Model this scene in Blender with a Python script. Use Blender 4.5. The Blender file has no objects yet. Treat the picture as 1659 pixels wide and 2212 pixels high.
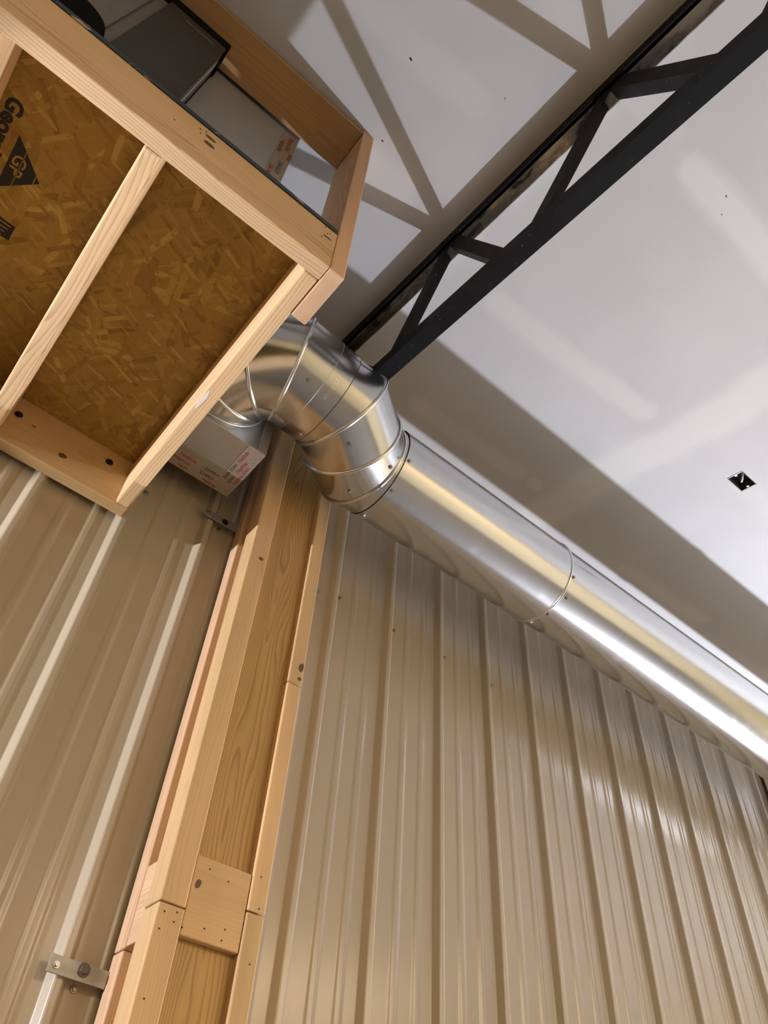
import bpy, bmesh, math, random
from mathutils import Vector, Matrix

random.seed(7)
S = bpy.context.scene
COL = S.collection
V = Vector
CZ = 1.5                                   # camera height above the floor
K = math.tan(math.radians(9.4))            # ceiling pitch, rising towards the panelled wall


def ceil_z(y):
    return CZ + 2.42 + K * (y - .633)


# ------------------------------------------------------------------ camera, world, lights, exposure
cam_d = bpy.data.cameras.new('camera')
cam = bpy.data.objects.new('camera', cam_d)
COL.objects.link(cam)
cam_d.sensor_fit = 'VERTICAL'
cam_d.sensor_height = 24.0
cam_d.lens = 24.0 * 1661.0 / 2212.0
cam_d.clip_start = .02
RX = ((0.76689919, -0.6394691, 0.05426694), (0.50550809, 0.54981327, -0.66495635), (0.39538236, 0.53738686, 0.74490815))
right, down, fwd = V(RX[0]), V(RX[1]), V(RX[2])
cam.matrix_world = Matrix(((right.x, -down.x, -fwd.x, 0), (right.y, -down.y, -fwd.y, 0), (right.z, -down.z, -fwd.z, CZ), (0, 0, 0, 1)))
S.camera = cam

w = bpy.data.worlds.new('world')
S.world = w
w.use_nodes = True
w.node_tree.nodes['Background'].inputs[0].default_value = (.8, .8, .85, 1)
w.node_tree.nodes['Background'].inputs[1].default_value = .3


def lamp(name, kind, loc, power, color, size=.05, target=None, spot=None, sy=None):
    d = bpy.data.lights.new(name, kind)
    d.energy = power
    d.color = color
    if kind == 'AREA':
        d.shape = 'RECTANGLE'
        d.size = size
        d.size_y = sy or size
    else:
        d.shadow_soft_size = size
    if spot:
        d.spot_size = math.radians(spot)
        d.spot_blend = .1
    o = bpy.data.objects.new(name, d)
    COL.objects.link(o)
    o.location = loc
    if target is not None:
        o.rotation_euler = (V(target) - V(loc)).to_track_quat('-Z', 'Y').to_euler()
    return o


lamp('work_lamp', 'POINT', (5.55, 1.325, CZ - .57), 1080, (.82, .87, 1.0), .045)
lamp('left_lamp', 'SPOT', (-2.3, 1.265, CZ + .768), 480, (.88, .91, 1.0), .03, (.3, .90, CZ + .768 - .275), 56)  # second cool lamp, at the left; narrow cone keeps it off the ceiling
lamp('room_fill', 'AREA', (-1.0, -2.3, ceil_z(-2.3) - .14), 94, (1.0, .77, .49), 2.6, (-1.0, -2.3, 0), None, 1.3)  # added warm fill behind the camera, not a known fixture
lamp('room_fill.001', 'AREA', (3.0, -2.3, ceil_z(-2.3) - .14), 94, (1.0, .77, .49), 2.6, (3.0, -2.3, 0), None, 1.3)  # second added fill, further right

cy_ = getattr(S, 'cycles', None)
if cy_ is not None:                        # keep the light paths short enough for a quick render
    cy_.max_bounces = 5
    cy_.diffuse_bounces = 3
    cy_.glossy_bounces = 3
    cy_.transmission_bounces = 0
    cy_.transparent_max_bounces = 2
    cy_.use_adaptive_sampling = True
    cy_.adaptive_threshold = .07

vs = S.view_settings
vs.view_transform = 'Standard'
vs.look = 'None'
vs.gamma = 1.0
vs.use_curve_mapping = False
vs.exposure = 0.0


# ------------------------------------------------------------------ node helpers
class NT:
    def __init__(s, name):
        s.m = bpy.data.materials.new(name)
        s.m.use_nodes = True
        s.t = s.m.node_tree
        s.b = s.t.nodes['Principled BSDF']

    def n(s, kind, **kw):
        x = s.t.nodes.new(kind)
        for k, v in kw.items():
            setattr(x, k, v)
        return x

    def put(s, sock, v):
        if isinstance(v, bpy.types.NodeSocket):
            s.t.links.new(v, sock)
        elif v is not None:
            if sock.type == 'RGBA' and len(v) == 3:
                v = (*v, 1)
            sock.default_value = v

    def math(s, op, a, b=None, c=None, clamp=False):
        x = s.n('ShaderNodeMath', operation=op, use_clamp=clamp)
        for i, v in enumerate((a, b, c)):
            s.put(x.inputs[i], v)
        return x.outputs[0]

    def vmath(s, op, a, b=None, scale=None):
        x = s.n('ShaderNodeVectorMath', operation=op)
        s.put(x.inputs[0], a)
        s.put(x.inputs[1], b)
        if scale is not None:
            s.put(x.inputs['Scale'], scale)
        return x.outputs['Value' if op in ('LENGTH', 'DOT_PRODUCT', 'DISTANCE') else 'Vector']

    def obj(s):
        return s.n('ShaderNodeTexCoord').outputs['Object']

    def rnd(s):
        return s.n('ShaderNodeObjectInfo').outputs['Random']

    def sep(s, v):
        x = s.n('ShaderNodeSeparateXYZ')
        s.put(x.inputs[0], v)
        return x.outputs

    def comb(s, x_, y_, z_):
        x = s.n('ShaderNodeCombineXYZ')
        for i, v in enumerate((x_, y_, z_)):
            s.put(x.inputs[i], v)
        return x.outputs[0]

    def mapp(s, v, scale=(1, 1, 1), rot=(0, 0, 0), loc=(0, 0, 0)):
        x = s.n('ShaderNodeMapping')
        s.put(x.inputs['Vector'], v)
        s.put(x.inputs['Scale'], scale)
        s.put(x.inputs['Rotation'], rot)
        s.put(x.inputs['Location'], loc)
        return x.outputs[0]

    def noise(s, v, scale=5, detail=3, rough=.5, out='Fac'):
        x = s.n('ShaderNodeTexNoise')
        s.put(x.inputs['Vector'], v)
        s.put(x.inputs['Scale'], scale)
        s.put(x.inputs['Detail'], detail)
        s.put(x.inputs['Roughness'], rough)
        return x.outputs[out]

    def ramp(s, f, stops, interp='LINEAR'):
        x = s.n('ShaderNodeValToRGB')
        x.color_ramp.interpolation = interp
        e = x.color_ramp.elements
        while len(e) < len(stops):
            e.new(.5)
        for el, (p, c) in zip(e, stops):
            el.position = p
            el.color = (*c, 1) if len(c) == 3 else c
        s.put(x.inputs[0], f)
        return x.outputs[0]

    def mix(s, f, a, b, mode='MIX'):
        x = s.n('ShaderNodeMix', data_type='RGBA', blend_type=mode)
        s.put(x.inputs[0], f)
        s.put(x.inputs[6], a)
        s.put(x.inputs[7], b)
        return x.outputs[2]

    def rng(s, v, a, b, c=0., d=1., smooth=False):
        x = s.n('ShaderNodeMapRange')
        if smooth:
            x.interpolation_type = 'SMOOTHSTEP'
        for i, q in enumerate((v, a, b, c, d)):
            s.put(x.inputs[i], q)
        return x.outputs[0]

    def bump(s, h, strength=.2, dist=.002):
        x = s.n('ShaderNodeBump')
        s.put(x.inputs['Height'], h)
        s.put(x.inputs['Strength'], strength)
        s.put(x.inputs['Distance'], dist)
        s.t.links.new(x.outputs[0], s.b.inputs['Normal'])

    def out(s, base=None, rough=None, metal=None, spec=None):
        s.put(s.b.inputs['Base Color'], base)
        s.put(s.b.inputs['Roughness'], rough)
        s.put(s.b.inputs['Metallic'], metal)
        s.put(s.b.inputs['Specular IOR Level'], spec)
        return s.m


def plain(name, c, rough=.5, metal=0., spec=None, var=.12, scale=30):
    t = NT(name)
    f = t.noise(t.obj(), scale, 4, .6)
    a = tuple(x * (1 - var) for x in c)
    b = tuple(min(1, x * (1 + var)) for x in c)
    return t.out(t.ramp(f, [(.3, a), (.7, b)]), rough, metal, spec)


def wood(name, light, dark, spacing=.0055, contrast=1., rough=.62, pith=(.035, .05), knots=.9, wobble=.05):
    t = NT(name)
    co = t.obj()
    r = t.rnd()
    off = t.vmath('SCALE', (17.3, 9.1, 5.7), scale=r)
    co2 = t.vmath('ADD', co, off)
    xyz = t.sep(co)
    wob = t.noise(t.mapp(co2, (.9, 5, 5)), 1.6, 2, .5, 'Color')
    wv = t.vmath('SCALE', t.vmath('SUBTRACT', wob, (.5, .5, .5)), scale=wobble)
    ws = t.sep(wv)
    py = t.math('MULTIPLY', t.math('SUBTRACT', t.math('FRACT', t.math('MULTIPLY', r, 7.31)), .5), pith[0] * 2)
    pz = t.math('MULTIPLY', t.math('ADD', t.math('FRACT', t.math('MULTIPLY', r, 13.7)), .35), pith[1])
    yy = t.math('ADD', t.math('ADD', xyz[1], ws[1]), py)
    zz = t.math('ADD', t.math('ADD', xyz[2], ws[2]), pz)
    rad = t.vmath('LENGTH', t.comb(0, yy, zz))
    fine = t.noise(t.mapp(co2, (6, 260, 260)), 1.0, 3, .6)
    ph = t.math('FRACT', t.math('ADD', t.math('DIVIDE', rad, spacing), t.math('MULTIPLY', fine, .25)))
    ring = t.ramp(ph, [(0, (.1, .1, .1)), (.55, (.35, .35, .35)), (.88, (1, 1, 1)), (1, (.15, .15, .15))])
    big = t.noise(t.mapp(co2, (1.2, 14, 14)), 1.0, 2)
    f = t.math('MULTIPLY', t.math('ADD', t.math('MULTIPLY', ring, .75 * contrast), t.math('MULTIPLY', t.math('SUBTRACT', fine, .5), .35)), 1., clamp=True)
    c = t.mix(f, light, dark)
    tone = t.rng(big, .3, .7, .86, 1.1)
    obt = t.rng(r, 0, 1, .93, 1.07)
    c = t.vmath('SCALE', c, scale=t.math('MULTIPLY', tone, obt))
    # knots
    vo = t.n('ShaderNodeTexVoronoi', feature='F1')
    t.put(vo.inputs['Vector'], t.mapp(co2, (2.6, 9, 9)))
    t.put(vo.inputs['Scale'], 1.0)
    cs = t.sep(vo.outputs['Color'])
    pick = t.math('GREATER_THAN', cs[0], knots)
    kd = t.math('MULTIPLY', t.rng(vo.outputs['Distance'], .06, .13, 1, 0, True), pick)
    c = t.mix(kd, c, tuple(x * .3 for x in dark))
    t.bump(t.math('ADD', ring, fine), .12, .0006)
    return t.out(c, rough, 0, .35)


def galvanised(name, base=(.61, .62, .63), rough=.18):
    t = NT(name)
    co = t.obj()
    vo = t.n('ShaderNodeTexVoronoi', feature='F1')
    t.put(vo.inputs['Vector'], t.vmath('ADD', co, t.vmath('SCALE', t.noise(co, 40, 2, .5, 'Color'), scale=.02)))
    t.put(vo.inputs['Scale'], 75)
    sp = t.sep(vo.outputs['Color'])[0]
    sm = t.noise(co, 14, 2, .5)
    smear = t.rng(sm, .54, .74, 0, 1, True)
    c = t.mix(t.math('MULTIPLY', sp, .14), base, tuple(x * .8 for x in base))
    ro = t.math('ADD', t.math('ADD', rough, t.math('MULTIPLY', sp, .015)), t.math('MULTIPLY', smear, .05))
    wv = t.noise(co, 7, 1, .4)
    t.bump(wv, .05, .003)
    return t.out(c, ro, 1.0)


def osb_mat():
    t = NT('oriented_strand_board')
    co = t.obj()
    xy = t.sep(co)
    flat = t.comb(xy[0], xy[1], 0)
    col = t.mix(t.noise(flat, 8, 4, .6), (.30, .165, .024), (.38, .225, .040))
    h = None
    for i, (ang, sx, sy) in enumerate([(15, 9, 52), (75, 10, 60), (130, 8, 54), (48, 12, 70), (100, 9, 50), (160, 15, 88)]):
        m = t.mapp(t.vmath('ADD', flat, t.vmath('SCALE', t.noise(flat, 6 + i, 1, .5, 'Color'), scale=.02)), (1, 1, 1), (0, 0, math.radians(ang)), (i * 3.1, i * 1.7, 0))
        m2 = t.mapp(m, (sx, sy, 1))
        vo = t.n('ShaderNodeTexVoronoi', feature='F1', distance='CHEBYCHEV')
        t.put(vo.inputs['Vector'], m2)
        t.put(vo.inputs['Scale'], 1.0)
        t.put(vo.inputs['Randomness'], .85)
        cs = t.sep(vo.outputs['Color'])
        on = t.math('MULTIPLY', t.math('GREATER_THAN', cs[0], .55), t.math('LESS_THAN', vo.outputs['Distance'], .42))
        grain = t.noise(t.mapp(m, (12, 420, 1)), 1, 2, .6)
        tone = t.ramp(t.math('ADD', t.math('MULTIPLY', cs[1], .8), t.math('MULTIPLY', grain, .3)), [(0, (.17, .07, .008)), (.3, (.30, .16, .022)), (.75, (.40, .24, .040)), (1, (.52, .34, .085))])
        edge = t.rng(vo.outputs['Distance'], .33, .42, 1, .72)
        tone = t.vmath('SCALE', tone, scale=edge)
        col = t.mix(t.math('MULTIPLY', on, .8), col, tone)
        hh = t.math('MULTIPLY', on, cs[2])
        h = hh if h is None else t.math('MAXIMUM', h, hh)
    t.bump(h, .35, .0015)
    return t.out(col, .55, 0, .4)


def panel_mat():
    t = NT('painted_panel_steel')
    co = t.obj()
    f = t.noise(t.mapp(co, (3, 3, .6)), 2, 4, .6)
    c = t.ramp(f, [(.3, (.395, .325, .232)), (.7, (.405, .335, .241))])
    return t.out(c, t.rng(f, .3, .7, .19, .22), 0, .55)


def ceiling_mat():
    t = NT('taped_drywall')
    co = t.obj()
    at = t.n('ShaderNodeAttribute', attribute_name='mud')
    n1 = t.noise(co, 3.2, 2, .6)
    base = t.ramp(n1, [(.3, (.545, .540, .545)), (.7, (.58, .573, .578))])
    c = t.mix(at.outputs['Fac'], base, (.68, .67, .65))
    return t.out(c, .8, 0, .2)


def black_steel():
    t = NT('black_joist_paint')
    co = t.obj()
    f = t.noise(co, 14, 5, .65)
    c = t.ramp(f, [(.25, (.003, .003, .0035)), (.6, (.006, .006, .007)), (.8, (.016, .0155, .015))])
    sp = t.math('GREATER_THAN', t.noise(co, 160, 1, .5), .78)
    c = t.mix(sp, c, (.35, .34, .33))
    return t.out(c, t.rng(f, .3, .7, .5, .62), 0, .16)


def bare_steel():
    t = NT('scuffed_black_steel')
    co = t.obj()
    f = t.noise(t.mapp(co, (3, 1, 3)), 6, 4, .6)
    c = t.ramp(f, [(.36, (.02, .019, .018)), (.48, (.30, .28, .25)), (.60, (.72, .70, .66))])
    return t.out(c, .24, t.rng(f, .34, .5, .3, 1), .5)


def edge_mat():
    t = NT('sealed_board_edge')
    co = t.obj()
    f = t.noise(t.mapp(co, (14, 30, 30)), 1, 3, .6)
    c = t.ramp(f, [(.0, (.012, .022, .027)), (.60, (.016, .030, .038)), (.645, (.42, .34, .22)), (1, (.5, .42, .28))])
    return t.out(c, .5)


def foil_mat():
    t = NT('foil_tape')
    co = t.obj()
    f = t.noise(co, 130, 3, .6)
    t.bump(f, .35, .002)
    return t.out(t.ramp(f, [(.3, (.36, .31, .27)), (.7, (.50, .43, .37))]), .38, .5)


M_PINE = wood('pine_lumber', (.74, .515, .29), (.47, .27, .12))
M_FIR = wood('pink_fir', (.69, .45, .27), (.49, .275, .15), .0042, .8)
M_AMBER = wood('amber_pine', (.60, .385, .175), (.47, .275, .105), .006, .5)
M_OLD = wood('weathered_core_lumber', (.56, .345, .12), (.32, .165, .045), .0075, 1.1, .5, knots=.97, wobble=.11)
M_PALE = wood('pale_column_pine', (.60, .39, .195), (.48, .29, .13), .0065, .7)
M_RAIL = wood('brown_rail_lumber', (.42, .25, .115), (.30, .165, .07), .006, .8)
M_TAN = wood('tan_column_pine', (.62, .405, .205), (.53, .325, .145), .008, .5)
M_OSB = osb_mat()
M_PANEL = panel_mat()
M_GALV = galvanised('galvanised_duct')
M_GALVD = galvanised('galvanised_plenum', (.50, .485, .44), .42)
M_PLEN = plain('matte_zinc_sheet', (.40, .41, .42), .45, .35, var=.04)
M_BEAD = galvanised('rolled_bead', (.80, .81, .82), .16)
M_BLACK = black_steel()
M_SCUFF = bare_steel()
M_EDGE = edge_mat()
M_FOIL = foil_mat()
M_INK = plain('black_ink', (.012, .009, .007), .7)
M_REDINK = plain('red_tape_ink', (.30, .055, .035), .6, var=.3, scale=300)
M_DARKINK = plain('grey_tape_ink', (.11, .075, .06), .6)
M_SCREW = plain('zinc_screw', (.42, .40, .36), .3, 1.)
M_BOLT = plain('dark_lag_screw', (.03, .022, .02), .45, .6)
M_STRAP = plain('zinc_strap', (.34, .325, .29), .45, .6)
M_UNIT = plain('grey_cabinet_paint', (.17, .155, .14), .5)
M_DOOR = plain('dark_cabinet_door', (.042, .036, .032), .5, 0., .25)
M_MATTE = plain('matte_black', (.004, .004, .004), .9, 0., .1)
M_CONC = plain('concrete_floor', (.15, .14, .135), .6, var=.15, scale=3)
M_WALL = plain('tan_wall_paint', (.50, .42, .265), .6, var=.05, scale=2)
M_KNOT = plain('knot_wood', (.12, .055, .022), .6, var=.5, scale=220)
M_GAP = plain('seam_and_gap_shade', (.01, .01, .01), .8)  # near-black for seam lines and for shade put into the duct gap
M_WHITE = plain('white_cable', (.75, .74, .72), .5)
M_WASH = plain('brown_washer', (.13, .095, .08), .5, .4)
M_CHIP = plain('fresh_chip', (.82, .70, .60), .7)
M_STUD = plain('wall_core', (.3, .22, .13), .9)


# ------------------------------------------------------------------ object helpers
def tag(o, label=None, cat=None, group=None, kind=None):
    if label:
        o['label'] = label
    if cat:
        o['category'] = cat
    if group:
        o['group'] = group
    if kind:
        o['kind'] = kind
    return o


def link(o, parent=None):
    COL.objects.link(o)
    if parent is not None:
        o.parent = parent
        o.matrix_parent_inverse = world_of(parent).inverted()
    return o


WM = {}


def world_of(o):
    return WM.get(o.name, Matrix.Identity(4))


def empty(name, loc, label, cat, group=None):
    o = bpy.data.objects.new(name, None)
    o.location = loc
    o.empty_display_size = .05
    COL.objects.link(o)
    WM[o.name] = Matrix.Translation(loc)
    return tag(o, label, cat, group)


def mesh_obj(name, verts, faces, mat, parent=None, smooth=False, mw=None):
    me = bpy.data.meshes.new(name)
    me.from_pydata([tuple(v) for v in verts], [], faces)
    me.update()
    return data_obj(name, me, mat, parent, smooth, mw)


def data_obj(name, me, mat, parent=None, smooth=False, mw=None):
    if mat is not None and not me.materials:
        me.materials.append(mat)
    if smooth:
        for p in me.polygons:
            p.use_smooth = True
    o = bpy.data.objects.new(name, me)
    if mw is None:
        mw = Matrix.Identity(4)
    link(o, parent)
    o.matrix_basis = mw
    WM[o.name] = mw.copy()
    return o


def bm_obj(name, bm, mat, parent=None, smooth=False, mw=None):
    me = bpy.data.meshes.new(name)
    bm.normal_update()
    bm.to_mesh(me)
    bm.free()
    return data_obj(name, me, mat, parent, smooth, mw)


def frame(o, ex, ey):
    ex = V(ex).normalized()
    ey = V(ey)
    ey = (ey - ex * ey.dot(ex)).normalized()
    ez = ex.cross(ey)
    return Matrix(((ex.x, ey.x, ez.x, o[0]), (ex.y, ey.y, ez.y, o[1]), (ex.z, ey.z, ez.z, o[2]), (0, 0, 0, 1)))


def box_bm(lx, ly, lz, bev=.0, seg=2):
    bm = bmesh.new()
    bmesh.ops.create_cube(bm, size=1)
    for v in bm.verts:
        v.co = V((v.co.x * lx, v.co.y * ly, v.co.z * lz))
    if bev:
        bmesh.ops.bevel(bm, geom=list(bm.edges), offset=bev, segments=seg, affect='EDGES', profile=.5)
    return bm


def board(name, p0, p1, ydir, w, t, mat, parent=None, bev=.0028):
    """lumber running p0 -> p1 (centre line), width w along ydir, thickness t"""
    p0, p1 = V(p0), V(p1)
    mw = frame((p0 + p1) / 2, p1 - p0, ydir)
    return bm_obj(name, box_bm((p1 - p0).length, w, t, bev), mat, parent, False, mw)


def abox(name, lo, hi, mat, parent=None, bev=0., grain=0):
    """axis aligned box given by two corners, grain axis = local x"""
    lo, hi = V(lo), V(hi)
    c = (lo + hi) / 2
    d = hi - lo
    ax = [V((1, 0, 0)), V((0, 1, 0)), V((0, 0, 1))]
    others = [i for i in range(3) if i != grain]
    yi = max(others, key=lambda i: d[i])
    zi = [i for i in others if i != yi][0]
    mw = frame(c, ax[grain], ax[yi])
    return bm_obj(name, box_bm(d[grain], d[yi], d[zi], bev), mat, parent, False, mw)


def W(x, y, z):
    """camera-relative height to world"""
    return V((x, y, z + CZ))


def head_mesh(name, r, h, mat, sides=6):
    bm = bmesh.new()
    bmesh.ops.create_cone(bm, cap_ends=True, segments=16, radius1=r * 1.45, radius2=r * 1.35, depth=h * .35, matrix=Matrix.Translation((0, 0, h * .17)))
    bmesh.ops.create_cone(bm, cap_ends=True, segments=sides, radius1=r, radius2=r * .85, depth=h * .8, matrix=Matrix.Translation((0, 0, h * .6)))
    me = bpy.data.meshes.new(name)
    bm.to_mesh(me)
    bm.free()
    me.materials.append(mat)
    return me


ME_SCREW = head_mesh('screw', .0045, .006, M_SCREW)
ME_LAG = head_mesh('lag_screw', .0075, .005, M_BOLT, 16)
ME_NAIL = head_mesh('nail_head', .0013, .0008, M_BOLT, 12)


def place(name, me, p, nrm, parent, tilt=(.31, .7, .2)):
    return data_obj(name, me, None, parent, False, frame(p, V(nrm).cross(V(tilt)), V(nrm).cross(V(nrm).cross(V(tilt)))) if False else zframe(p, nrm))


def zframe(p, n):
    n = V(n).normalized()
    a = V((0, 0, 1)) if abs(n.z) < .9 else V((1, 0, 0))
    x = a.cross(n).normalized()
    return frame(p, x, n.cross(x))


def text_mesh(txt, size, bold=0.):
    cu = bpy.data.curves.new('lettering', 'FONT')
    cu.body = txt
    cu.size = size
    cu.offset = bold
    cu.fill_mode = 'FRONT' if hasattr(cu, 'fill_mode') else cu.fill_mode
    cu.resolution_u = 3
    o = bpy.data.objects.new('lettering_tmp', cu)
    COL.objects.link(o)
    dg = bpy.context.evaluated_depsgraph_get()
    me = bpy.data.meshes.new_from_object(o.evaluated_get(dg))
    bpy.data.objects.remove(o)
    bpy.data.curves.remove(cu)
    me.materials.clear()
    return me


def text(name, txt, origin, reading, up, size, mat, parent, bold=0.):
    return data_obj(name, text_mesh(txt, size, bold), mat, parent, False, frame(origin, reading, up))


def disc(name, c, nrm, major, a, b, mat, parent, n=18, wob=.12):
    mw = frame(c, major, V(nrm).cross(V(major)))
    vs_ = [(0, 0, 0)]
    for i in range(n):
        k = 1 + random.uniform(-wob, wob)
        vs_.append((a * k * math.cos(2 * math.pi * i / n), b * k * math.sin(2 * math.pi * i / n), 0))
    fs = [(0, 1 + i, 1 + (i + 1) % n) for i in range(n)]
    return mesh_obj(name, vs_, fs, mat, parent, False, mw)


# ------------------------------------------------------------------ room shell
PAN = 1.579
RIBTOP = 1.56
XL_END, XR_END = .7266 - .9144 * 6, .737 + .9144 * 8
YF = -3.2


def prism(name, pts, y0, y1, mat, parent=None):
    pass


def quadbox(name, lo, hi, mat, kind='structure'):
    o = abox(name, lo, hi, mat)
    return tag(o, kind=kind)


quadbox('floor', (XL_END - .1, YF - .1, -.15), (XR_END + .1, 1.75, 0), M_CONC)
wall_back = quadbox('wall_back', (XL_END - .1, PAN + .008, 0), (XR_END + .1, 1.75, 4.3), M_STUD)
quadbox('wall_front', (XL_END - .1, YF - .1, 0), (XR_END + .1, YF, 3.2), M_WALL)
quadbox('wall_left', (XL_END - .1, YF, 0), (XL_END, PAN + .008, 4.3), M_WALL)
quadbox('wall_right', (XR_END, YF, 0), (XR_END + .1, PAN + .008, 4.3), M_WALL)

# ceiling with the cut-out of the electrical box
HX0, HX1, HY0, HY1 = 2.177, 2.281, .631, .695
def grid(a, b, lo, hi, marks, step):
    """coordinates from a to b, fine between lo and hi, containing every mark"""
    out = [a] + [lo + (hi - lo) * k / round((hi - lo) / step) for k in range(round((hi - lo) / step) + 1)] + [b]
    out = [q for q in out if all(abs(q - m) > step * .4 for m in marks)] + list(marks)
    return sorted(out)


xs = grid(XL_END - .05, XR_END + .05, -.4, 3.3, (HX0, HX1), .02)
ys = grid(YF - .05, PAN + .01, -.75, 1.57, (HY0, HY1), .02)
nx, ny = len(xs), len(ys)
ix, iy = xs.index(HX0), ys.index(HY0)
vv, ff = [], []
for y in ys:
    for x in xs:
        vv.append((x, y, ceil_z(y)))
for j in range(ny - 1):
    for i in range(nx - 1):
        if HX0 - 1e-6 <= xs[i] and xs[i + 1] <= HX1 + 1e-6 and HY0 - 1e-6 <= ys[j] and ys[j + 1] <= HY1 + 1e-6:
            continue
        q = j * nx + i
        ff.append((q, q + nx, q + nx + 1, q + 1))
base_n = len(vv)
for (x, y) in ((HX0, HY0), (HX1, HY0), (HX1, HY1), (HX0, HY1)):
    vv += [(x, y, ceil_z(y)), (x, y, ceil_z(y) + .013)]
for k in range(4):
    p_, q_ = base_n + 2 * k, base_n + 2 * ((k + 1) % 4)
    ff.append((p_, p_ + 1, q_ + 1, q_))
base_n = len(vv)
for (x, y) in ((xs[0], ys[0]), (xs[-1], ys[0]), (xs[-1], ys[-1]), (xs[0], ys[-1])):
    vv.append((x, y, ceil_z(y) + .06))
ff.append((base_n, base_n + 1, base_n + 2, base_n + 3))
CAPS = [(1.05, .085, 1.95, .07, .055, .9), (.96, .775, 1.68, .715, .052, .6), (1.10, 1.30, 1.60, 1.282, .048, .55), (1.70, 1.276, 1.702, 1.276, .034, .6),
        (2.41, 1.34, 2.95, 1.31, .04, .5), (1.86, 1.40, 1.93, -2.5, .10, .7), (.40, .72, .46, .70, .09, .5), (.2, .05, .9, .05, .05, .35), (1.05, -.5, 1.9, -.52, .055, .8),
        (2.25, .66, 3.0, .64, .06, .25), (-.1, .40, .45, .36, .05, .3)]
ceiling = tag(mesh_obj('ceiling', vv, ff, ceiling_mat()), kind='structure')
att = ceiling.data.attributes.new('mud', 'FLOAT', 'POINT')


def mud(x, y):
    x += .012 * (math.sin(9 * y + 3 * x) + math.sin(31 * x + 25 * y) * .5)
    y += .005 * (math.sin(7 * x + 2 * y) + math.sin(29 * y - 21 * x) * .7)
    best = 0.
    for (x1, y1, x2, y2, r, a) in CAPS:
        dx, dy = x2 - x1, y2 - y1
        t = max(0, min(1, ((x - x1) * dx + (y - y1) * dy) / max(dx * dx + dy * dy, 1e-6)))
        d = math.hypot(x - x1 - dx * t, y - y1 - dy * t)
        f = max(0, min(1, (r * 1.15 - d) / (r * .6)))
        best = max(best, a * f * f * (3 - 2 * f))
    return best


for k_, v_ in enumerate(vv):
    att.data[k_].value = mud(v_[0], v_[1])

# a few loose paper-joint lines and chips on the board
for (cx, cy, L) in ((.26, .40, .006), (.34, .62, .005), (1.18, .06, .004), (1.22, .10, .003), (.52, .3, .003)):
    disc('screw_pock', V((cx, cy, ceil_z(cy) - .0006)), (0, K, -1), (1, .4, .4 * K), L, L * .45, M_BOLT, ceiling, 8)


# ------------------------------------------------------------------ ribbed steel wall panels
def fillet(pts, rad, seg=4, guard=.0008):
    out = [pts[0]]
    for i in range(1, len(pts) - 1):
        a, b, c = V(pts[i - 1]), V(pts[i]), V(pts[i + 1])
        u = (a - b)
        v = (c - b)
        r = min(rad[i] if isinstance(rad, list) else rad, u.length * .45, v.length * .45)
        u.normalize()
        v.normalize()
        p, q = b + u * r, b + v * r
        out.append(tuple(p + u * guard))
        for k in range(seg + 1):
            s = k / seg
            out.append(tuple(p * (1 - s) ** 2 + b * 2 * s * (1 - s) + q * s * s))
        out.append(tuple(q + v * guard))
    out.append(pts[-1])
    return out


PITCH = .2286


def panel_mesh(z1):
    pts = [(0, 0)]
    h, g = PAN - RIBTOP, .0026
    for k in range(4):
        b = k * PITCH
        pts += [(b + .0001 if k == 0 else b, 0), (b + .012, h), (b + .028, h), (b + .040, 0)]
        for m in (.0914, .1637):
            pts += [(b + m, 0), (b + m + .008, g), (b + m + .021, g), (b + m + .029, 0)]
    pts = pts[1:] + [(4 * PITCH, 0)]
    RADS = [.0018, .0034, .0034, .0018, .003, .003, .003, .003, .003, .003, .003, .003] * 4 + [.002] * 4
    prof = fillet([(p[0], p[1], 0) for p in pts], RADS, 5)
    vs_, fs = [], []
    zs = (0, z1)
    for z in zs:
        for (x, y, _) in prof:
            vs_.append((x, -y, z))
    n = len(prof)
    for i in range(n - 1):
        fs.append((i, i + 1, n + i + 1, n + i))
    me = bpy.data.meshes.new('metal_panel')
    me.from_pydata(vs_, [], fs)
    me.update()
    me.materials.append(M_PANEL)
    for p in me.polygons:
        p.use_smooth = True
    return me


PM = panel_mesh(ceil_z(PAN) - .002)
for k in range(6):
    data_obj('metal_panel', PM, None, wall_back, False, Matrix.Translation((.7266 - .9144 * (k + 1), PAN, 0)))
for k in range(8):
    data_obj('metal_panel', PM, None, wall_back, False, Matrix.Translation((.737 + .9144 * k, PAN, 0)))
for k in range(11):                                     # fastener row on the rib crowns right of the post
    x = .9656 + k * PITCH + .046
    place('screw', ME_SCREW, W(x, PAN - .001, 1.655 + random.uniform(-.01, .012)), (0, -1, 0), wall_back)
for x, z in ((.314, 1.609), (.548, 1.628), (.548, .425)):
    place('screw', ME_SCREW, W(x * 1.012, PAN - .001, z * 1.012), (0, -1, 0), wall_back)


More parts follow.
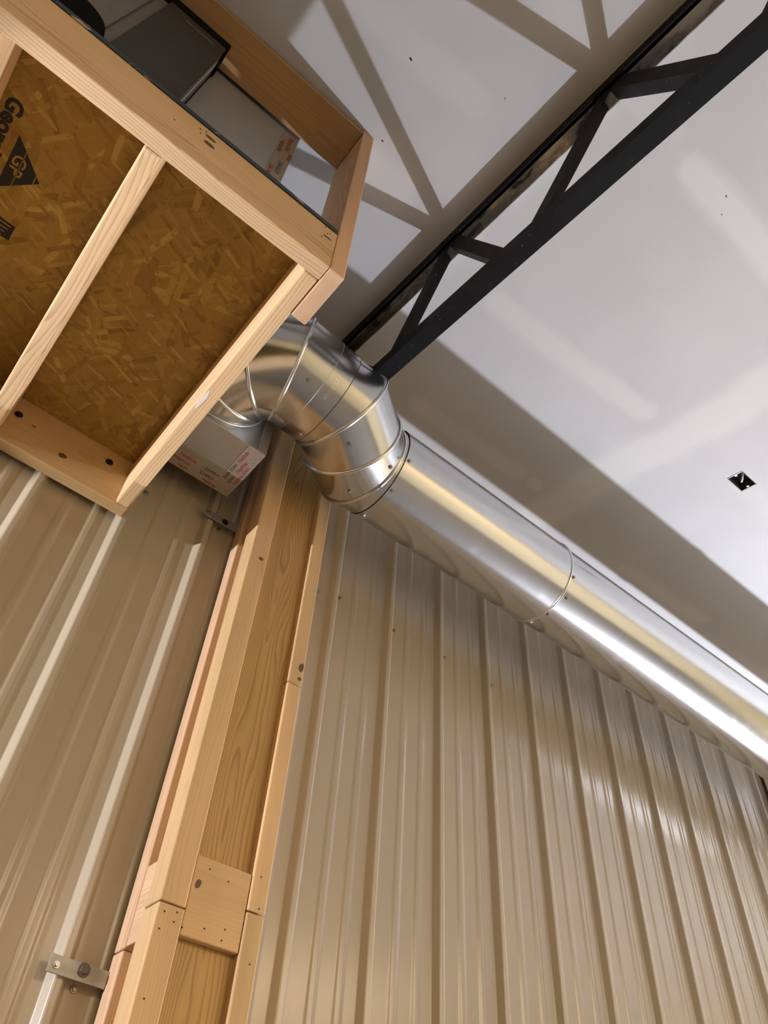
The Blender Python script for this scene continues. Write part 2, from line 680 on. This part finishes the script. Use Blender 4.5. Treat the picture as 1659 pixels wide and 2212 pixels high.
# ------------------------------------------------------------------ built-up wooden columns
def column(dx, label, full=True):
    e = empty('built_up_column', (.715 + dx, 1.48, 0), label, 'wooden column')
    top = ceil_z(1.413) - .004
    L, Rr, F, B = .602 + dx, .828 + dx, 1.413, RIBTOP
    mid = .566 + CZ
    abox('core', (L + .020, F + .022, 0), (Rr - .012, B, top), M_OLD, e, .001, 2)
    jl, jr = .556 + CZ, .590 + CZ
    for (nm, x0, x1, y0, y1, j, ma, mb) in (('corner_post', L, L + .055, F, F + .062, jl, M_PALE, M_PALE), ('corner_post', L, L + .034, B - .042, B, jl - .06, M_FIR, M_FIR),
                                           ('corner_post', Rr - .041, Rr, F, F + .062, jr, M_TAN, M_TAN), ('corner_post', Rr - .034, Rr, B - .042, B, jr, M_AMBER, M_AMBER)):
        abox(nm, (x0, y0, 0), (x1, y1, j - .0012), mb, e, .003, 2)
        if nm and x1 < Rr and y0 == F or not full:
            abox(nm, (x0, y0, j + .0012), (x1, y1, top), ma, e, .003, 2)
        elif y0 == F:
            j2 = 1.135 + CZ
            abox(nm, (x0, y0, j + .0012), (x1, y1, j2 - .001), ma, e, .003, 2)
            abox(nm, (x0, y0, j2 + .001), (x1, y1, top), ma, e, .003, 2)
        else:
            abox(nm, (x0, y0, j + .0012), (x1, y1, top), ma, e, .003, 2)
    abox('splice_block', (L + .0565, F + .0035, .512 + CZ), (Rr - .0425, F + .0215, .660 + CZ), M_TAN, e, .003, 0)
    abox('splice_block', (L + .002, F + .063, .500 + CZ), (L + .0195, B - .043, .648 + CZ), M_FIR, e, .002, 1)
    for (x, z) in ((.690, .64), (.735, .63), (.748, .545), (.705, .535), (.66, .525), (.745, .525)):
        place('nail_head', ME_NAIL, V((x + dx, F + .0035, z + CZ)), (0, -1, 0), e)
    for (x, z) in ((.617, .54), (.642, .545), (.640, .528), (.615, .51), (.805, .66), (.812, .60), (.812, .50), (.62, .40)):
        place('nail_head', ME_NAIL, V((x + dx, F, z + CZ)), (0, -1, 0), e)
    disc('knot', V((.672 + dx, F + .0032, .607 + CZ)), (0, -1, 0), (.3, 0, 1), .009, .006, M_KNOT, e)
    disc('knot', V((.637 + dx, F - .0003, 1.46 + CZ)), (0, -1, 0), (1, 0, .2), .008, .006, M_KNOT, e)
    disc('knot', V((.818 + dx, F - .0003, 1.19 + CZ)), (0, -1, 0), (.2, 0, 1), .014, .007, M_KNOT, e)
    disc('knot', V((.818 + dx, F - .0003, 1.155 + CZ)), (0, -1, 0), (1, 0, .2), .006, .005, M_KNOT, e)
    return e


column(0, 'pale built-up wooden column with splice blocks beside the platform')
trim_board = abox('wall_post', (3.585, 1.519, 0), (3.725, RIBTOP - .0005, ceil_z(1.519) - .003), M_FIR, None, .003, 2)
tag(trim_board, 'dark reddish wooden board upright on the wall at the far right', 'board')


# ------------------------------------------------------------------ steel bar joist under the ceiling
joist = empty('bar_joist', (.711, .5, ceil_z(.5) - .47), 'black steel open-web bar joist running along the drywall ceiling', 'steel joist')
jd = V((0, 1, K)).normalized()
ju = V((0, -K, 1)).normalized()


def extrude(name, prof, p0, p1, ex, ey, mat, parent):
    """closed profile (list of 2-D points) swept from p0 to p1; ex, ey are the profile axes"""
    ex, ey = V(ex), V(ey)
    p0, p1 = V(p0), V(p1)
    n = len(prof)
    vs_ = [p0 + ex * a + ey * b for a, b in prof] + [p1 + ex * a + ey * b for a, b in prof]
    fs = [(i, (i + 1) % n, n + (i + 1) % n, n + i) for i in range(n)]
    bm = bmesh.new()
    bv = [bm.verts.new(v) for v in vs_]
    for f in fs:
        bm.faces.new([bv[i] for i in f])
    c0 = bm.faces.new([bv[i] for i in range(n)])
    c1 = bm.faces.new([bv[n + i] for i in range(n)])
    bmesh.ops.triangulate(bm, faces=[c0, c1])
    bmesh.ops.recalc_face_normals(bm, faces=list(bm.faces))
    return bm_obj(name, bm, mat, parent)


def jp(y, drop):
    """point on the joist axis at y, 'drop' metres under the ceiling (measured vertically)"""
    return V((.711, y, ceil_z(y) - drop))


T = .004
uprof = [(-.0245, 0), (.0245, 0), (.0245, .048), (.0245 - T, .048), (.0245 - T, T), (-.0245 + T, T), (-.0245 + T, .048), (-.0245, .048)]
extrude('bottom_chord', uprof, jp(-3.6, .469), jp(1.405, .469), (1, 0, 0), ju, M_BLACK, joist)
tprof_l = [(-.028, 0), (-.0285, -.044), (-.0245, -.044), (-.0245, -.004), (-.004, -.004), (-.004, 0)]
tprof_r = [(.004, 0), (.004, -.004), (.0135, -.004), (.0135, -.044), (.028, -.044), (.028, 0)]
extrude('top_chord', tprof_l, jp(-3.6, .001), jp(1.405, .001), (1, 0, 0), ju, M_BLACK, joist)
extrude('top_chord', [(-.012, 0), (-.012, -.036), (.024, -.044), (.028, -.040), (.028, 0)], jp(-3.6, .001), jp(1.405, .001), (1, 0, 0), ju, M_SCUFF, joist)


def web(ya, yb):
    a, b = jp(ya, .038), jp(yb, .452)
    d = (b - a).normalized()
    s = V((1, 0, 0)).cross(d)
    if s.y > 0:
        s = -s
    g = .0035
    pr = [(-.0205, -.021), (.0205, -.021), (.0205, -.021 + g), (-.0205 + g, -.021 + g), (-.0205 + g, .021), (-.0205, .021)]
    extrude('web_member', pr, a, b, (1, 0, 0), s, M_BLACK, joist)


for n in (-3.6, -2.985, -2.37, -1.755, -1.14, -.525, .09, .705):
    web(n + .012, n + (.27 if n > .5 else .325))
    web(n - .012, n - .195)
web(1.32, 1.06)


# ------------------------------------------------------------------ wooden mechanical platform
plat = empty('mechanical_platform', (-.4, 1.1, CZ + 1.48), 'pine framed platform with strand board deck hung from ceiling at the wall', 'platform')
ZB, ZT = CZ + 1.48, CZ + 1.645
PXL = -1.15
rim = abox('rim_joist', (PXL, .633, ZB), (.281, .671, ZT), M_PINE, plat, .0035, 0)
endj = abox('end_joist', (.2435, .6715, ZB + .001), (.2805, 1.5215, ZT), M_PINE, plat, .005, 1)
for x in (-.1205, -.4325, -.78, PXL + .0005):
    abox('floor_joist', (x, .6715, ZB + .001), (x + .038, 1.5215, ZT), M_PINE, plat, .0045, 1)
ledger = abox('ledger', (PXL, 1.522, ZB), (.281, RIBTOP - .0005, ZT + .009), M_AMBER, plat, .003, 0)
deck = abox('deck', (PXL, .634, ZT + .0005), (.281, 1.5215, ZT + .0185), M_OSB, plat, 0, 0)
abox('sealed_edge', (PXL, .6315, ZT + .0008), (.279, .634, ZT + .0182), M_EDGE, deck, .0006, 0)
post = abox('hanger_post', (.2815, .633, ZB - .001), (.3185, .772, ceil_z(.633) - .0005), M_FIR, plat, .003, 2)
abox('hanger_post', (PXL - .0385, .633, ZB - .001), (PXL - .0005, .772, ceil_z(.633) - .0005), M_FIR, plat, .003, 2)
# hanger rail under the ceiling, slightly twisted
board('hanger_rail', W(PXL, .700, 2.398), W(.281, .700, 2.399), (0, .128, -.010), .130, .020, M_RAIL, plat, .003)
if False: board('nailer', W(PXL, .90, 2.4475), W(.281, .90, 2.4475), (0, 1, K), .05, .015, M_PINE, plat, .002)

for (x, y) in ((-.075, 1.0), (.17, .9)):
    pass
for (x, z) in ((-.065, 1.585), (.185, 1.602)):
    place('lag_screw', ME_LAG, W(x, 1.5215, z), (0, -1, 0), ledger)
disc('knot', W(.075, 1.5217, 1.535), (0, -1, 0), (1, 0, .1), .012, .009, M_KNOT, ledger)
disc('knot', W(-.02, 1.5217, 1.575), (0, -1, 0), (1, 0, .1), .006, .003, M_KNOT, ledger)
disc('knot', W(-.035, .6327, 1.612), (0, -1, 0), (1, 0, -.05), .012, .006, M_KNOT, rim)
disc('knot', W(-.030, .6327, 1.583), (0, -1, 0), (1, 0, -.05), .012, .008, M_KNOT, rim)
disc('knot', W(.258, .6327, 1.595), (0, -1, 0), (1, 0, .1), .011, .004, M_KNOT, rim)
for (x, z) in ((-.055, 1.60), (-.06, 1.617), (-.048, 1.625), (.248, 1.635), (.262, 1.62), (.256, 1.612), (.245, 1.58), (-.105, 1.57)):
    place('nail_head', ME_NAIL, W(x, .633, z), (0, -1, 0), rim)

disc('bare_chip', W(.2505, 1.085, 1.4806), (0, 0, -1), (0, 1, 0), .030, .006, M_CHIP, endj)

# print on the underside of the deck: reads along +y, letter tops towards +x
DZ = ZT + .0002
text('printed_lettering', 'Georgia-Pacific', (-.384, .836, DZ), (0, 1, 0), (1, 0, 0), .047, M_INK, deck, .0019)
TA, TB, TC = V((-.340, .898, DZ)), V((-.340, 1.034, DZ)), V((-.268, .966, DZ))
mesh_obj('printed_triangle', [TA, TB, TC], [(0, 1, 2)], M_INK, deck)
text('printed_monogram', 'GP', (-.3325, .936, DZ - .0002), (0, 1, 0), (1, 0, 0), .040, M_OSB, deck, .0004)
for o_ in (.0475, .0125):
    f0 = o_ / .072
    a_ = TA.lerp(TC, 1 - f0)
    b_ = TB.lerp(TC, 1 - f0)
    a2, b2 = a_ + V((.0016, 0, 0)), b_ + V((.0016, 0, 0))
    mesh_obj('printed_stripe', [p + V((0, 0, -.0002)) for p in (a_, b_, b2, a2)], [(0, 1, 2, 3)], M_OSB, deck)
mesh_obj('printed_block', [V(q) for q in ((-.42, 1.085, DZ), (-.272, 1.092, DZ), (-.272, 1.132, DZ), (-.42, 1.138, DZ))], [(0, 1, 2, 3)], M_INK, deck)
for i in range(4):                         # the small print in the block is too small to read: plain light bars
    y_ = 1.097 + .010 * i
    mesh_obj('print_bar', [V(q) for q in ((-.41, y_, DZ - .0002), (-.279 - .004 * i, y_, DZ - .0002), (-.279 - .004 * i, y_ + .0025, DZ - .0002), (-.41, y_ + .0025, DZ - .0002))], [(0, 1, 2, 3)], M_OSB, deck)
disc('printed_mark', V((-.292, 1.158, DZ)), (0, 0, -1), (1, 0, 0), .007, .007, M_INK, deck)

# ------------------------------------------------------------------ air handler and its plenum on the platform
DT = ZT + .0185
unit = empty('air_handler', (-.6, 1.0, DT), 'grey air handler cabinet with dark door standing on the wooden platform', 'air handler')
abox('cabinet', (-1.05, .700, DT), (-.137, 1.25, CZ + 2.335), M_UNIT, unit, .004, 0)
abox('door_panel', (-.300, .688, DT + .02), (-.135, .6995, CZ + 2.315), M_DOOR, unit, .003, 2)
abox('side_panel', (-1.04, .691, DT + .02), (-.330, .6995, CZ + 2.315), M_UNIT, unit, .002, 2)
abox('top_strip', (-1.05, .686, CZ + 2.317), (-.130, 1.25, CZ + 2.362), M_MATTE, unit, .004, 0)  # near-black strip along the top of the cabinet
abox('handle_slot', (-.245, .6865, CZ + 2.262), (-.165, .6878, CZ + 2.268), M_UNIT, unit, 0, 0)
# round black port on the front panel
bm = bmesh.new()
bmesh.ops.create_cone(bm, cap_ends=True, segments=48, radius1=.105, radius2=.100, depth=.02)
bm_obj('round_port', bm, M_MATTE, unit, False, zframe(W(-.415, .688, 1.797), (0, -1, 0)))

plen = empty('supply_plenum', (.1, 1.3, CZ + 1.705), 'galvanised sheet metal plenum box with printed foil tape beside the air handler', 'plenum')
body = abox('plenum_body', (-.134, .774, DT), (.150, 1.50, CZ + 2.436), M_PLEN, plen, .0015, 0)
BX1, BY0, BY1, BZ0, BZ1 = .5215, 1.292, 1.4985, CZ + 1.704, CZ + 2.06
branch = abox('branch_box', (.1505, BY0, BZ0), (BX1, BY1, BZ1), M_GALVD, plen, .0012, 0)
tp = abox('foil_tape', (.20, BY1 - .062, BZ0 - .0007), (BX1 + .0005, BY1 + .0005, BZ0 - .0001), M_FOIL, plen)
tp2 = abox('foil_tape', (BX1 - .055, BY0 - .0004, BZ0 - .0011), (BX1 + .0007, BY1 - .045, BZ0 - .0007), M_FOIL, plen)
tp3 = abox('foil_tape', (.100, .7730, DT), (.1506, .7737, CZ + 2.436), M_FOIL, plen)
tp4 = abox('foil_tape', (BX1 - .028, BY0 - .0011, BZ0), (BX1 + .0006, BY0 - .0004, BZ1), M_FOIL, plen)
zt = BZ0 - .0009
for i, (x, y, s_, tx, ma) in enumerate(((.335, BY1 - .046, .017, 'Nashua', M_REDINK), (.415, BY1 - .046, .017, '324A=', M_DARKINK), (.325, BY1 - .026, .017, 'Nashua', M_REDINK), (.410, BY1 - .024, .017, '324A=', M_DARKINK),
                                        (.350, BY1 - .007, .013, '06/25', M_REDINK), (.43, BY1 - .006, .015, 'Nashua', M_REDINK), (.25, BY1 - .046, .017, '324A', M_REDINK))):
    text('tape_print', tx, (x, y, zt), (1, 0, 0), (0, -1, 0), s_, ma, tp, .0004)
for (x, y, s_, tx, ma) in ((BX1 - .040, BY1 - .055, .015, '324A 324A', M_DARKINK), (BX1 - .022, BY1 - .048, .015, '324A', M_DARKINK), (BX1 - .022, BY1 - .10, .016, 'Nashua', M_REDINK), (BX1 - .006, BY1 - .055, .015, 'Nashua 324A', M_REDINK),
                           (BX1 - .040, BY1 - .135, .016, 'Nashua', M_REDINK)):
    text('tape_print', tx, (x, y, zt - .0005), (0, -1, 0), (-1, 0, 0), s_, ma, tp2, .0004)
for (x, z, s_, tx, ma) in ((.108, 2.30, .017, 'Nashua 324A', M_DARKINK), (.126, 2.36, .020, 'Nashua 324A', M_REDINK), (.142, 2.25, .018, 'Nashua', M_REDINK), (.108, 2.10, .017, '324A Nashua', M_REDINK), (.126, 2.16, .019, '324A 06/25', M_DARKINK)):
    text('tape_print', tx, W(x - .002, .7727, z), (0, 0, -1), (1, 0, 0), s_, ma, tp3, .0004)


# ------------------------------------------------------------------ round duct: elbows and straight pipe
RD = .1524


def ring(P, hin, hout, rad, n=64):
    b = (hin + hout).normalized()
    u = hin.cross(V((0, 0, 1))).normalized()
    v = hin.cross(u)
    pts = []
    for i in range(n):
        a = 2 * math.pi * i / n
        c = P + (u * math.cos(a) + v * math.sin(a)) * rad
        t = (P - c).dot(b) / hin.dot(b)
        pts.append(c + hin * t)
    return pts


def tube(name, rings, mat, parent, closed=False):
    n = len(rings[0])
    vs_ = [p for r in rings for p in r]
    fs = []
    for k in range(len(rings) - 1):
        for i in range(n):
            a, b = k * n + i, k * n + (i + 1) % n
            fs.append((a, b, b + n, a + n))
    return mesh_obj(name, vs_, fs, mat, parent, True)


def bead(name, P, hin, hout, parent, rad=RD, br=.0042, mat=None):
    n = 64
    b = (hin + hout).normalized()
    base = ring(P, hin, hout, rad, n)
    m = 10
    rows = []
    for i in range(n):
        o = (base[i] - P).normalized()
        rows.append([base[i] + (o * math.cos(2 * math.pi * k / m) + b * math.sin(2 * math.pi * k / m) * 1.15) * br for k in range(m)])
    vs_ = [p for r in rows for p in r]
    fs = []
    for i in range(n):
        for k in range(m):
            fs.append((i * m + k, i * m + (k + 1) % m, ((i + 1) % n) * m + (k + 1) % m, ((i + 1) % n) * m + k))
    return mesh_obj(name, vs_, fs, mat or M_BEAD, parent, True)


P = [W(.331, 1.291, 1.874), W(.331, 1.238, 1.874), W(.378, 1.159, 1.878), W(.457, 1.116, 1.875), W(.639, 1.121, 1.861), W(.717, 1.171, 1.844), W(.811, 1.240, 1.876), W(.884, 1.2345, 1.874)]
H = [(P[i + 1] - P[i]).normalized() for i in range(len(P) - 1)]


def seg_rings(i0, f0, i1, f1, rad):
    """rings of the straight piece between axis points i0 and i0+1, from fraction f0 to f1"""
    h = H[i0]
    out = []
    for f in (f0, f1):
        c = P[i0].lerp(P[i0 + 1], f)
        if f == 0 and i0 > 0:
            out.append(ring(c, h, H[i0 - 1], rad) if False else ring(c, h, H[i0 - 1], rad))
        elif f == 1 and i0 + 1 < len(H):
            out.append(ring(c, h, H[i0 + 1], rad))
        else:
            out.append(ring(c, h, h, rad))
    return out


el1 = empty('duct_elbow', P[2], 'shiny galvanised round elbow leaving the plenum beside the platform corner', 'duct elbow')
el2 = empty('duct_elbow', P[5], 'shiny galvanised round elbow joining the long straight duct', 'duct elbow')


def gore(i, f0, f1, rad, par):
    return tube('gore', seg_rings(i, f0, None, f1, rad), M_GALV, par)


gore(0, 0, 1, RD - .0012, el1)
gore(1, 0, 1, RD, el1)
gore(2, 0, 1, RD - .0008, el1)
gore(3, 0, .70, RD, el1)
gore(3, .45, 1, RD - .0022, el2)
gore(4, 0, 1, RD - .0006, el2)
gore(5, 0, 1, RD - .0012, el2)
gore(6, 0, 1, RD - .0015, el2)
for i, par in ((1, el1), (2, el1), (3, el1), (4, el2), (5, el2), (6, el2)):
    bead('bead', P[i], H[i - 1], H[i], par, RD, .0052)
bead('seam', P[3].lerp(P[4], .70), H[3], H[3], el1, RD - .0008, .0012, M_GAP)
bead('seam', P[3].lerp(P[4], .36), H[3], H[3], el1, RD - .0003, .0007, M_GALVD)
bead('collar_flange', P[0] + V((0, -.0012, 0)), H[0], H[0], el1, RD, .003, M_GALVD)


def on_pipe(c, h, ang, rad):
    u = h.cross(V((0, 0, 1))).normalized()
    v = h.cross(u)
    d = u * math.cos(ang) + v * math.sin(ang)
    return c + d * rad, d


for (i, f, a, par) in ((3, .15, 1.0, el1), (3, .62, 2.0, el1), (4, .5, 1.35, el2), (5, .5, 1.7, el2), (5, .3, .75, el2), (6, .6, 1.2, el2)):
    p, d = on_pipe(P[i].lerp(P[i + 1], f), H[i], a, RD)
    place('screw', ME_SCREW, p, d, par)

# stamped lettering wrapped on the pipe
me = text_mesh('MADE IN U.S.A.', .017, .0004)
c0 = P[3].lerp(P[4], .45)
h = H[3]
u = h.cross(V((0, 0, 1))).normalized()
v = h.cross(u)
ang0 = None
for vtx in me.vertices:
    ang = math.radians(63) - vtx.co.x / RD * 1.0
    d = u * math.cos(ang) + v * math.sin(ang)
    vtx.co = c0 + h * (.004 + vtx.co.y) * 1.0 + d * (RD + .0006)
data_obj('stamped_lettering', me, M_BEAD, el1)

AY, AZ = 1.234, CZ + 1.8736
hx = V((1, 0, 0))


def pipe(name, x0, x1, rad, label, group):
    e = empty(name, (x0, AY, AZ), label, 'duct pipe', group)
    rg = []
    xs_ = [x0, x0 + .0005] + [x0 + (x1 - x0) * k / 6 for k in range(1, 6)] + [x1 - .0005, x1]
    for x in xs_:
        rg.append(ring(V((x, AY, AZ)), hx, hx, rad, 96))
    inner = [ring(V((x, AY, AZ)), hx, hx, rad - .0012, 96) for x in (x1, x0)]
    tube('shell', rg + inner + [rg[0]], M_GALV, e)
    return e


g_ = 'straight duct sections'
p1 = pipe('duct_pipe', .872, 1.605, RD + .0008, 'short galvanised duct section between the elbow and the beaded joint', g_)
p2 = pipe('duct_pipe', 1.6055, 3.12, RD - .0012, 'long galvanised duct section right of the beaded joint', g_)
p3 = pipe('duct_pipe', 3.1205, 4.60, RD - .0030, 'galvanised duct section running out of view at the far right', g_)
bead('gap_shade_ring', V((.8725, AY, AZ)), hx, hx, p1, RD + .0002, .0008, M_GAP)  # dark ring stands in for the shade inside the open joint
bead('bead', V((1.601, AY, AZ)), hx, hx, p1, RD + .0008, .0042)
bead('seam', V((1.6068, AY, AZ)), hx, hx, p1, RD - .0006, .0011, M_GAP)
bead('bead', V((3.118, AY, AZ)), hx, hx, p2, RD - .001, .0028)
for a in (.45, .95, 1.5, 2.0, 2.6):
    p, d = on_pipe(V((1.616 + .01 * (a > .8 and a < 1.2), AY, AZ)), hx, a, RD - .0012)
    place('screw', ME_SCREW, p, d, p1)
for a in (.45, 1.15, 2.05):
    p, d = on_pipe(V((.884, AY, AZ)), hx, a, RD + .0008)
    place('screw', ME_SCREW, p, d, p1)

# ------------------------------------------------------------------ zinc straps tying the column to the wall
def strap(x0, x1, z0, z1, label, drop=0., y=1.553):
    e = empty('metal_strap', W((x0 + x1) / 2, y, (z0 + z1) / 2), label, 'bracket', 'zinc straps on the wall')
    board('plate', W(x0, y, (z0 + z1) / 2 + drop), W(x1, y, (z0 + z1) / 2 - drop), (0, 0, 1), z1 - z0, .003, M_STRAP, e, .0008)
    return e


s1 = strap(.487, .601, .437, .467, 'flat zinc strap low on the wall beside the wooden column', .0015)
place('screw', ME_SCREW, W(.501, 1.5515, .452), (0, -1, 0), s1)
place('lag_screw', head_mesh('washer_screw', .0085, .007, M_WASH, 16), W(.553, 1.5515, .456), (0, -1, 0), s1)
s2 = strap(.489, .601, 1.648, 1.676, 'flat zinc strap high on the wall below the plenum box', 0.)
place('screw', ME_SCREW, W(.501, 1.5515, 1.662), (0, -1, 0), s2)
place('lag_screw', ME_LAG, W(.558, 1.5515, 1.662), (0, -1, 0), s2)
s3 = strap(.829, .925, 1.590, 1.618, 'short strap end showing right of the wooden column', 0.)

# ------------------------------------------------------------------ electrical box in the ceiling
bx = empty('electrical_box', ((HX0 + HX1) / 2, (HY0 + HY1) / 2, ceil_z(.663)), 'open recessed metal electrical box in the drywall ceiling', 'electrical box')
cn = V((0, -K, 1)).normalized()
cy = V((0, 1, K)).normalized()
cc = V(((HX0 + HX1) / 2, (HY0 + HY1) / 2, ceil_z((HY0 + HY1) / 2)))
lx, ly, dp = HX1 - HX0 - .004, (HY1 - HY0) / cy.y - .003, .05


def bx_side(name, c, sx, sy, sz, mat):
    mw = frame(cc + V((1, 0, 0)) * c[0] + cy * c[1] + cn * c[2], (1, 0, 0), cy)
    return bm_obj(name, box_bm(sx, sy, sz, .0004), mat, bx, False, mw)


M_BOXIN = plain('dark_box_steel', (.10, .098, .095), .5, .3)
bx_side('back_plate', (0, 0, dp), lx, ly, .002, M_BOXIN)
for s in (-1, 1):
    bx_side('side_plate', (s * lx / 2, 0, dp / 2), .002, ly, dp, M_BOXIN)
    bx_side('side_plate', (0, s * ly / 2, dp / 2), lx, .002, dp, M_BOXIN)
    bx_side('rim', (s * (lx / 2 - .002), 0, -.0002), .004, ly, .0012, M_STRAP)
    bx_side('screw_ear', (s * (lx / 2 - .008), 0, .002), .012, .010, .0015, M_STRAP)
wire_pts = [cc + V((1, 0, 0)) * a + cy * b + cn * c for a, b, c in ((-.022, -.020, .046), (-.012, -.014, .02), (.0, -.002, .008), (.012, .008, .012))]
cu = bpy.data.curves.new('cable', 'CURVE')
cu.dimensions = '3D'
sp = cu.splines.new('POLY')
sp.points.add(len(wire_pts) - 1)
for q, p in zip(sp.points, wire_pts):
    q.co = (*p, 1)
cu.bevel_depth = .004
tmp = bpy.data.objects.new('cable_tmp', cu)
COL.objects.link(tmp)
me = bpy.data.meshes.new_from_object(tmp.evaluated_get(bpy.context.evaluated_depsgraph_get()))
bpy.data.objects.remove(tmp)
data_obj('cable', me, M_WHITE, bx, True)
